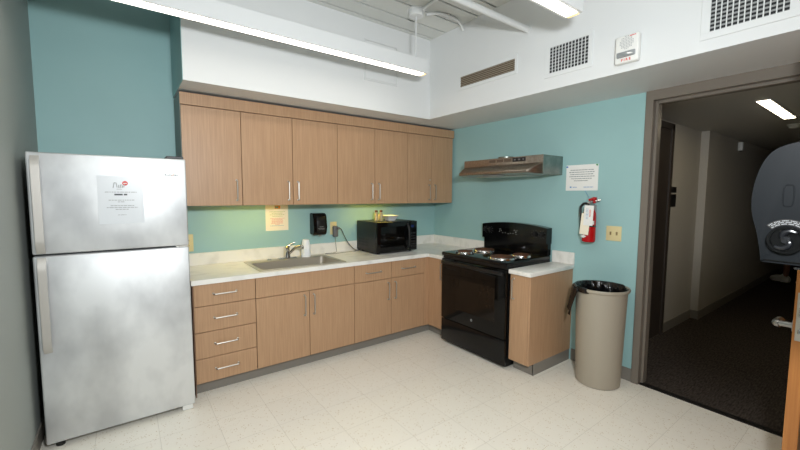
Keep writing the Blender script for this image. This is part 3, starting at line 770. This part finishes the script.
b = lathe(BM(), [(.016, 1.345), (.016, 1.372), (.01, 1.376)], ex, ey, 18); obj('valve', b, 'chrome', t)
b = BM(); tube(b, [(ex, ey + .02, 1.378), (ex, ey - .025, 1.388), (ex, ey - .085, 1.402)], [.007, .008, .006], 10); obj('carry_handle', b, 'chrome', t)
b = BM(); tube(b, [(ex, ey + .01, 1.40), (ex, ey - .03, 1.412), (ex, ey - .05, 1.412)], [.009, .014, .012], 10); tube(b, [(ex, ey - .035, 1.375), (ex, ey - .035, 1.41)], .011, 10); obj('squeeze_lever', b, 'red', t)
b = BM(); tube(b, [(ex - .014, ey, 1.36), (ex - .03, ey, 1.36)], .014, 16); obj('gauge', b, 'chrome', t)
b = BM(); tube(b, spline([(ex, ey + .01, 1.37), (ex - .005, ey + .045, 1.372), (ex - .006, ey + .07, 1.345), (ex - .006, ey + .072, 1.30), (ex - .006, ey + .068, 1.24), (ex - .006, ey + .064, 1.16)], 6), .0095, 10); obj('hose', b, 'blackm', t)
b = boxn(-.07, -.0005, ey - .012, ey + .012, 1.20, 1.225, .001); box(b, -.012, -.0005, ey - .02, ey + .02, 1.08, 1.36, .001); obj('wall_bracket', b, 'graymark', t)
tg = obj('tag', place(boxn(-.037, .037, -.080, .080, 0, .001), FACE_B @ Matrix.Rotation(R(-2), 4, 'Z'), (ex - .064, ey - .024, 1.278)), 'paper', t)
obj('tag_print', print_rows(FACE_B, (ex - .0652, ey - .024, 1.278), [(-.02, .0, .05 - k * .011, .003) for k in range(8)]), 'inkblue', tg)
obj('tag_print', print_rows(FACE_B, (ex - .0652, ey - .024, 1.278), [(.006, .018, .04 - k * .010, .006) for k in range(6)]), 'inkred', tg)
tg = obj('tag', place(boxn(-.036, .036, -.085, .085, 0, .001), FACE_B @ Matrix.Rotation(R(-5), 4, 'Z'), (ex - .060, ey + .004, 1.208)), 'creampaper', t)

t = thing('light_switch', 'almond double light switch beside the doorway', 'light switch', (-.002, -2.131, 1.139))
obj('cover_plate', boxn(-.0065, -.0008, -2.188, -2.073, 1.08, 1.197, .002, 2), 'almond', t)
for y in (-2.108, -2.154):
    b = boxn(-.009, -.006, y - .006, y + .006, 1.126, 1.152); box(b, -.017, -.008, y - .004, y + .004, 1.14, 1.15, .001)
    obj('toggle', b, mat('toggle_brown', (150, 130, 92), .4), t)

# fire alarm, vents, access panel
t = thing('fire_alarm', 'white fire alarm speaker strobe on the soffit between two grilles', 'fire alarm', (-.62, -2.42, 2.31))
ay, az = -2.436, 2.308
b = BM(); poly = [(-.066, -.084), (.066, -.084), (.066, .084), (-.066, .084)]
b = boxn(-.066, .066, -.078, .084, 0, .04, .010, 3); obj('housing', place(b, FACE_B, (-.6125, ay, az)), 'whitep', t)
b = BM(); 
for r_ in range(9):
    for c_ in range(9):
        x_, y_ = -.035 + c_ * .00875, .004 + r_ * .00875
        if (x_) ** 2 + (y_ - .039) ** 2 < .038 ** 2: tube(b, [(x_, y_, .0395), (x_, y_, .0415)], .003, 6)
obj('speaker_grille', place(b, FACE_B, (-.6125, ay, az)), 'inklight', t)
b = boxn(-.052, .052, -.046, -.012, .036, .052, .008, 2); obj('strobe', place(b, FACE_B, (-.6125, ay, az)), 'sens', t)
b = text_mesh('F I R E', .020, .0005); obj('lettering', place(b, FACE_B, (-.6535, ay, az - .061)), 'redmark', t, label='red FIRE lettering')
b = boxn(.016, .05, .070, .074, .0398, .0408); obj('print', place(b, FACE_B, (-.6125, ay, az)), 'redmark', t)

def grille(y0, y1, z0, z1, iy0, iy1, iz0, iz1, kind, label):
    t = thing('air_grille', label, 'vent', (-.613, (y0 + y1) / 2, (z0 + z1) / 2), 'air grilles on the soffit')
    X = -.6125
    b = BM()
    box(b, X - .008, X, y0, y1, z0, iz0, .001); box(b, X - .008, X, y0, y1, iz1, z1, .001)
    box(b, X - .008, X, y0, iy0, iz0, iz1, .001); box(b, X - .008, X, iy1, y1, iz0, iz1, .001)
    obj('frame', b, 'white', t)
    obj('backing', boxn(X - .001, X - .0003, iy0, iy1, iz0, iz1), 'ventdark' if kind == 'grid' else 'slotdark', t)
    b = BM()
    if kind == 'slot':
        n = 6
        for k in range(n):
            z = iz0 + (iz1 - iz0) * (k + .5) / n
            box(b, X - .0075, X - .0012, iy0, iy1, z - .0035, z + .0035, .001)
        obj('louvres', b, 'duct', t)
    else:
        n = int((iy1 - iy0) / .0225)
        for k in range(n + 1):
            y = iy0 + (iy1 - iy0) * k / n; box(b, X - .007, X - .004, y - .0024, y + .0024, iz0, iz1)
        obj('vertical_bars', b, 'white', t)
        b = BM(); n = int((iz1 - iz0) / .02)
        for k in range(n + 1):
            z = iz0 + (iz1 - iz0) * k / n; box(b, X - .004, X - .0012, iy0, iy1, z - .0042, z + .0042)
        obj('horizontal_blades', b, M['graymark'], t)
    return t
grille(-1.635, -.993, 2.375, 2.525, -1.613, -1.03, 2.402, 2.492, 'slot', 'long low dusty slot grille on the soffit above the range')
grille(-2.214, -1.872, 2.275, 2.510, -2.189, -1.91, 2.303, 2.480, 'grid', 'small white square-mesh grille just left of the fire alarm')
grille(-3.155, -2.785, 2.250, 2.520, -3.118, -2.822, 2.285, 2.488, 'grid', 'white square-mesh grille above the doorway')
t = thing('access_panel', 'flush white access panel on the soffit above the wall cabinets', 'access panel', (-1.19, -.6, 2.61))
b = BM(); ax0, ax1, az0, az1 = -1.366, -1.012, 2.44, 2.79
for (a, c, d_, e_) in ((ax0, ax1, az0, az0 + .012), (ax0, ax1, az1 - .012, az1), (ax0, ax0 + .012, az0 + .012, az1 - .012), (ax1 - .012, ax1, az0 + .012, az1 - .012)): box(b, a, c, -.6075, -.5995, d_, e_, .001)
obj('frame', b, 'white', t); obj('panel', boxn(ax0 + .0145, ax1 - .0145, -.605, -.5995, az0 + .014, az1 - .014, .0008), 'white', t)

# ================================================================== PENDANT LIGHTS, CONDUIT, PIPE
def pendant(yc_, label):
    x0, x1 = -3.46, -1.02; z0, z1 = 2.44, 2.552
    t = thing('pendant_light', label, 'ceiling light', ((x0 + x1) / 2, yc_, z1), 'long pendant lights')
    b = boxn(x0, x1, yc_ - .052, yc_ + .052, z0 + .004, z1, .002)
    obj('housing', b, 'white', t)
    obj('lens', boxn(x0 + .03, x1 - .03, yc_ - .032, yc_ + .032, z0, z0 + .0035), 'lens', t)
    obj('lens_end', boxn(x1 - .0295, x1 - .004, yc_ - .032, yc_ + .032, z0, z0 + .0035), 'lensend', t, label='dimmer warm end of the lens')
    for x in (x1 - .09, x0 + .09):
        b = BM(); tube(b, [(x, yc_, z1), (x, yc_, ZC - .04)], .006, 10); obj('rod', b, 'white', t)
        b = lathe(BM(), [(.055, ZC - .055), (.06, ZC - .05), (.06, ZC - .0005)], x, yc_, 24); lathe(b, [(.075, ZC - .006), (.075, ZC - .0004)], x, yc_, 24); obj('canopy', b, 'white', t)
    return t
pendant(-1.0, 'long white pendant light running in front of the cabinets, nearer the back wall')
pendant(-3.62, 'added long white pendant over the camera side, unseen, brightening the room')  # extra lamp added out of view to lift floor, range wall and fridge
pendant(-2.31, 'long white pendant light whose lit end shows at the top right of the ceiling')
b = BM(); tube(b, spline([(-1.035, -1.04, 2.915), (-.94, -1.09, 2.930), (-.82, -1.105, 2.932), (-.70, -1.085, 2.925), (-.614, -1.045, 2.897)], 6), .0115, 10)
t = thing('conduit', 'curved white conduit from the pendant canopy to the soffit', 'conduit', (-.85, -1.06, 2.93), 'white conduits on the ceiling')
obj('pipe', b, 'white', t); obj('strap', boxn(-.86, -.845, -1.118, -1.078, 2.915, 2.9455, .002), 'white', t)
b = BM(); tube(b, spline([(-1.10, -1.08, 2.92), (-1.1, -1.15, 2.93), (-1.11, -1.4, 2.932), (-1.11, -1.9, 2.932), (-1.11, -2.23, 2.92)], 6), .0115, 10)
tag(obj('conduit', b, 'white'), 'straight white conduit leaving the pendant canopy toward the camera', 'conduit', 'white conduits on the ceiling')
t = thing('ceiling_pipe', 'straight white pipe crossing below the ceiling into the soffit', 'pipe', (-2, -1.718, 2.67))
b = BM(); tube(b, [(xl + .001, -1.718, 2.672), (-.614, -1.718, 2.672)], .022, 16); obj('pipe', b, 'white', t)
b = BM(); tube(b, [(-.622, -1.718, 2.672), (-.6128, -1.718, 2.672)], .03, 20); obj('flange', b, 'white', t)

# ================================================================== WASTE BIN
t = thing('waste_bin', 'tall round taupe plastic waste bin by the doorway', 'waste bin', (-.215, -2.165, 0))
wx, wy, wh = -.205, -2.150, .748
KB = .935
b = lathe(BM(), [(0, .001), (.158, .001), (.166, .008), (.188, wh - .03), (.19, wh - .028), (.203, wh - .02), (.206, wh - .008), (.203, wh), (.196, wh), (.186, wh - .02), (.183, wh - .05), (.162, .02), (0, .02)], 0, 0, 56, closed=True); transform(b, Matrix.Translation((wx, wy, 0)) @ Matrix.Diagonal((KB, KB, 1, 1)))
obj('bin_body', b, 'can', t)
b = BM(); n = 72; rnd = random.Random(3); prev_ring = None; rings = []
over = lambda a: 1.0 if math.cos(a - R(150)) > .12 else 0.0
levels = [(.150, .30), (.168, .5), (.176, .62), (.178, .68), (.181, wh - .02), (.190, wh + .004), (.2005, wh + .006), (.2105, wh - .004), (.2125, wh - .018), (.2095, wh - .032)]
for j, (r_, z_) in enumerate(levels):
    ring = []
    for k in range(n):
        a = 2 * PI * k / n; fold = .010 * math.sin(9 * a + .5 * j) + .008 * math.sin(19 * a - .6 * j + 1)
        ov = max(0, min(1, (math.cos(a - R(72)) + .40) * 5))
        if j >= 6:
            rr = .192 + (r_ - .192) * ov + .002 * ov * math.sin(13 * a); zz = (wh + .004) + (z_ - wh - .004) * ov - (1 - ov) * (.006 * (j - 5))
            if ov < .5: rr = .181 - .0012 * (j - 5); zz = wh - .004 - .008 * (j - 5) + .004 * math.sin(7 * a) ; 
            rr = rr if ov >= .5 else rr
        else:
            lim = .005 if j >= 4 else 0.02; rr = r_ - (abs(fold) if j < 5 else .0); zz = z_ + (.008 * math.sin(11 * a) if j < 4 else 0)
            if j == 5 and ov < .5: rr = .181; zz = wh - .002
        ring.append(b.verts.new((wx + KB * rr * math.cos(a), wy + KB * rr * math.sin(a), zz)))
    rings.append(ring)
for q in range(len(rings) - 1):
    for k in range(n): b.faces.new((rings[q][k], rings[q][(k + 1) % n], rings[q + 1][(k + 1) % n], rings[q + 1][k]))
b.faces.new(rings[0][::-1])
lin_ = thing('bin_liner', 'black plastic bag lining the waste bin and hanging over its left side', 'bin bag', (wx, wy, .3))
obj('liner', b, 'bag', lin_)
# loose flap hanging on the left side
b = BM(); cols = 9; rws = 8; grid = []
for i in range(rws + 1):
    v_ = i / rws; row = []
    for k in range(cols + 1):
        u_ = k / cols; a = R(94 + 62 * u_ * (1 - .25 * v_))
        rr = .214 + .028 * v_ + .007 * math.sin(u_ * 19 + v_ * 3) * (.3 + v_)
        row.append(b.verts.new((wx + KB * rr * math.cos(a), wy + KB * rr * math.sin(a), wh - .01 - v_ * (.20 + .02 * math.sin(u_ * 8)))))
    grid.append(row)
for i in range(rws):
    for k in range(cols): b.faces.new((grid[i][k], grid[i][k + 1], grid[i + 1][k + 1], grid[i + 1][k]))
fl = obj('hanging_flap', b, 'bag', lin_); sm = fl.modifiers.new('s', 'SOLIDIFY'); sm.thickness = .003

# ================================================================== TOWEL DISPENSER (on the alcove wall, seen side-on)
t = thing('towel_dispenser', 'dark smoke-plastic paper towel dispenser with round side dial, near the door edge', 'towel dispenser', (-1.57, -3.558, 1.26))
k_ = 1.103; X0 = -1.72
def dp(y, z): return (-3.5 + (y + 3.5) * k_, 1.435 + (z - 1.435) * k_)
prof = [dp(-3.291, 1.274), dp(-3.288, 1.30), dp(-3.280, 1.345), dp(-3.270, 1.385), dp(-3.266, 1.42), dp(-3.268, 1.46), dp(-3.276, 1.50), dp(-3.288, 1.53), dp(-3.304, 1.548), dp(-3.328, 1.558), dp(-3.36, 1.563), (-3.40, 1.576), (-3.559, 1.576), (-3.559, 1.252)]
prof = [(p.x, p.y) for p in spline([(p[0], p[1], 0) for p in prof[:12]], 4)] + prof[12:]
b = BM(); prism(b, prof, 'x', X0, X0 + .30); bmesh.ops.bevel(b, geom=[e_ for e_ in b.edges if abs(e_.verts[0].co.x - e_.verts[1].co.x) < 1e-5], offset=.009, segments=3, affect='EDGES')
obj('cover', b, 'smoke', t)
dy_, dz_ = -3.5 + .199 * k_, 1.435 + (1.344 - 1.435) * k_
dy_ -= .035; dz_ -= .012
def ring_yz(b, r0, r1, x0, x1, n=36):
    V = [[b.verts.new((x, dy_ + r * math.cos(2 * PI * k / n), dz_ + r * math.sin(2 * PI * k / n))) for k in range(n)] for (r, x) in ((r0, x0), (r0, x1), (r1, x1), (r1, x0))]
    for q in range(4):
        for k in range(n): b.faces.new((V[q][k], V[q][(k + 1) % n], V[(q + 1) % 4][(k + 1) % n], V[(q + 1) % 4][k]))
b = BM(); ring_yz(b, .030, .036, X0 - .014, X0 + .001); dl = obj('dial', b, 'black', t)
b = BM(); tube(b, [(X0 - .001, dy_, dz_), (X0 - .006, dy_, dz_)], .031, 30); obj('dial_recess', b, M['black'], dl)
b = BM()
for s_ in (0, PI):
    pts = [(X0 - .010, dy_ + r * math.cos(a + s_), dz_ + r * math.sin(a + s_)) for (r, a) in ((.028, 2.4), (.024, 1.9), (.018, 1.35), (.010, .8), (.003, .2))]
    tube(b, spline(pts, 5), [.0035 + .0035 * math.sin(PI * k / 20) for k in range(21)], 10)
tube(b, [(X0 - .004, dy_, dz_), (X0 - .013, dy_, dz_)], .009, 16)
obj('grip', b, mat('dial_grip', (22, 23, 26), .28), dl)
b = BM(); n = 20; V = []
for k in range(n + 1):
    a = R(42 + 100 * k / n)
    V.append([b.verts.new((X0 - .0012, dy_ + r * math.cos(a), dz_ + r * math.sin(a))) for r in (.038, .053)])
for k in range(n): b.faces.new((V[k][0], V[k + 1][0], V[k + 1][1], V[k][1]))
ar = obj('arc_label', b, mat('arc_grey', (40, 38, 35), .5), t, label='grey arc-shaped instruction label')
b = BM()
for r_ in (.041, .0455, .0495):
    for k in range(26):
        if (k * 7 + int(r_ * 1000)) % 5 == 0: continue
        a = R(46 + 92 * k / 25); y_, z_ = dy_ + r_ * math.cos(a), dz_ + r_ * math.sin(a)
        tube(b, [(X0 - .0015, y_ - .0011, z_), (X0 - .0015, y_ + .0011, z_)], .0009, 5)
obj('print', b, 'inklight', ar)
b = BM(); cy2, cz2 = -3.5 + .170 * k_, 1.435 + (1.437 - 1.435) * k_
pts = [(X0 - .001, cy2 + .010 * math.copysign(abs(math.cos(a)) ** .5, math.cos(a)) , cz2 + .028 * math.copysign(abs(math.sin(a)) ** .6, math.sin(a))) for a in [2 * PI * k / 32 for k in range(33)]]
tube(b, pts, .0012, 6); obj('embossed_oval', b, 'smoke', t)
b = boxn(X0 + .02, X0 + .28, -3.5, -3.33, 1.244, 1.2525, .002); obj('towel_slot', b, 'blackm', t)

# ================================================================== HALLWAY THINGS
def hall_light(y0, label):
    t = thing('hallway_light', label, 'ceiling light', (1.37, y0, HC), 'hallway ceiling lights')
    obj('frame', boxn(.84, 1.93, y0 - .045, y0 + .045, HC - .006, HC - .0005), 'white', t)
    obj('lens', boxn(.85, 1.92, y0 - .037, y0 + .037, HC - .009, HC - .0062), 'halllens', t)
hall_light(-2.785, 'slim lit ceiling light showing in the dark hallway')
hall_light(-3.95, 'added slim ceiling light, unseen to the right, brightening the hallway')  # second fixture added out of view to brighten the dim hallway
t = thing('smoke_detector', 'round smoke detector on the hallway ceiling beyond the light', 'smoke detector', (2.42, -2.75, HC))
obj('base', lathe(BM(), [(.055, HC - .0005), (.055, HC - .012)], 2.42, -2.75, 24), 'whitep', t)
obj('sensor_head', lathe(BM(), [(.045, HC - .0125), (.04, HC - .035), (.02, HC - .042), (0, HC - .042)], 2.42, -2.75, 24), 'whitep', t)
t = thing('wall_sensor', 'small pale sensor box high on the dark hallway wall', 'sensor', (3.5, -2.12, 2.09))
obj('housing', boxn(3.40, 3.46, -2.165, -2.1155, 2.03, 2.14, .008, 2), 'whitep', t)
obj('lens', lathe(BM(), [(.012, 2.022), (.018, 2.039)], 3.43, -2.14, 14), 'blackm', t)
t = thing('room_sign', 'dark two-part room sign on the hallway wall beside the brown door', 'sign', (1.47, -2.042, 1.43))
obj('upper_plate', boxn(1.395, 1.55, -2.046, -2.0405, 1.47, 1.53, .0008), 'blackm', t)
obj('lower_plate', boxn(1.395, 1.55, -2.046, -2.0405, 1.325, 1.455, .0008), 'blackm', t)
# person far down the hallway, mostly hidden by the dispenser
px_, py_ = 5.65, -2.46
t = thing('person', 'person in dark clothes and pale shoes walking across the far hallway', 'person', (px_, py_, 0))
t.rotation_euler[2] = -PI / 2
def skin(name, verts, edges, radii, m_, parent, rootv=0, sub=2, label=None):
    me = bpy.data.meshes.new(name); org = Vector(root_of(parent)['origin'])
    me.from_pydata([Vector(v) for v in verts], edges, []); me.update()
    o = bpy.data.objects.new(name, me); C.objects.link(o); o.parent = parent
    me.materials.append(M[m_])
    sk = o.modifiers.new('skin', 'SKIN'); lay = me.skin_vertices[0] if me.skin_vertices else None
    if lay is None:
        bm_ = bmesh.new(); bm_.from_mesh(me); bm_.verts.layers.skin.verify(); bm_.to_mesh(me); bm_.free(); lay = me.skin_vertices[0]
    for i, r in enumerate(radii):
        lay.data[i].radius = (r, r) if not isinstance(r, tuple) else r
        lay.data[i].use_root = (i == rootv)
    sk.use_smooth_shade = True
    if sub: s = o.modifiers.new('sub', 'SUBSURF'); s.levels = sub; s.render_levels = sub
    if label: o['label'] = label
    return o
# walks toward the room (-x); local coords: x forward/back, y side
V = [(0, 0, .95), (0, 0, 1.12), (0, 0, 1.32), (0, 0, 1.44), (-.01, 0, 1.52), (-.02, 0, 1.62), (-.02, 0, 1.72),
     (0, .17, 1.40), (.06, .23, 1.14), (-.02, .24, .92), (-.05, .24, .83),
     (0, -.17, 1.40), (-.05, -.23, 1.14), (-.15, -.22, .94), (-.19, -.22, .86),
     (0, .09, .90), (-.10, .10, .50), (-.11, .10, .10), (-.24, .10, .04),
     (0, -.09, .90), (.06, -.10, .50), (.22, -.10, .13), (.12, -.10, .05)]
E_ = [(0, 1), (1, 2), (2, 3), (3, 4), (4, 5), (5, 6), (3, 7), (7, 8), (8, 9), (9, 10), (3, 11), (11, 12), (12, 13), (13, 14), (0, 15), (15, 16), (16, 17), (17, 18), (0, 19), (19, 20), (20, 21), (21, 22)]
rad = [.12, .11, .13, .08, .05, .085, .075, .05, .038, .026, .03, .05, .038, .026, .03, .085, .055, .036, .03, .085, .055, .036, .03]
skin('body', V, E_, rad, 'skin', t)
skin('shirt', [(0, 0, .98), (0, 0, 1.15), (0, 0, 1.34), (0, 0, 1.43), (0, .17, 1.40), (.04, .21, 1.22), (0, -.17, 1.40), (-.035, -.21, 1.22)], [(0, 1), (1, 2), (2, 3), (3, 4), (4, 5), (3, 6), (6, 7)], [.14, .135, .15, .09, .065, .055, .065, .055], 'cloth', t)
skin('shorts', [(0, 0, .97), (0, .09, .90), (-.09, .10, .56), (0, -.09, .90), (.055, -.10, .56)], [(0, 1), (1, 2), (0, 3), (3, 4)], [.14, .105, .085, .105, .085], 'cloth', t)
def shoe(cx_, cy_2, cz_, tilt):
    b = BM(); bmesh.ops.create_uvsphere(b, u_segments=20, v_segments=12, radius=1)
    for v in b.verts:
        x, y, z = v.co; hgt = .055 if x > .1 else .042 
        v.co = Vector((x * .13, y * .05 * (1 - .15 * x), max(z, -.55) * hgt * 1.7))
    transform(b, Matrix.Translation((px_ + cx_, py_ + cy_2, cz_)) @ Matrix.Rotation(tilt, 4, 'Y'))
    return b
obj('shoe', shoe(-.17, .10, .054, 0), 'shoe', t); obj('shoe', shoe(.16, -.10, .09, -.35), 'shoe', t)
b = BM(); bmesh.ops.create_uvsphere(b, u_segments=20, v_segments=14, radius=1)
for v in b.verts:
    v.co = Vector((px_ - .005 + v.co.x * .098, py_ + v.co.y * .09, 1.70 + v.co.z * .10))
bmesh.ops.delete(b, geom=[v for v in b.verts if v.co.x < px_ - .035 and v.co.z < 1.73], context='VERTS')
obj('hair', b, 'hair', t)
b = BM(); tube(b, [(px_ - .10, py_, 1.69), (px_ - .125, py_, 1.655), (px_ - .10, py_, 1.65)], [.008, .013, .01], 8); obj('nose', b, 'skin', t)
b = BM()
for s_ in (-1, 1): bmesh.ops.create_uvsphere(b, u_segments=8, v_segments=6, radius=.011, matrix=Matrix.Translation((px_ - .1, py_ + s_ * .03, 1.685)))
obj('eyes', b, 'hair', t)
b = BM(); tube(b, [(px_ - .102, py_ - .022, 1.615), (px_ - .108, py_, 1.612), (px_ - .102, py_ + .022, 1.615)], .005, 6); obj('mouth', b, 'redmark', t)
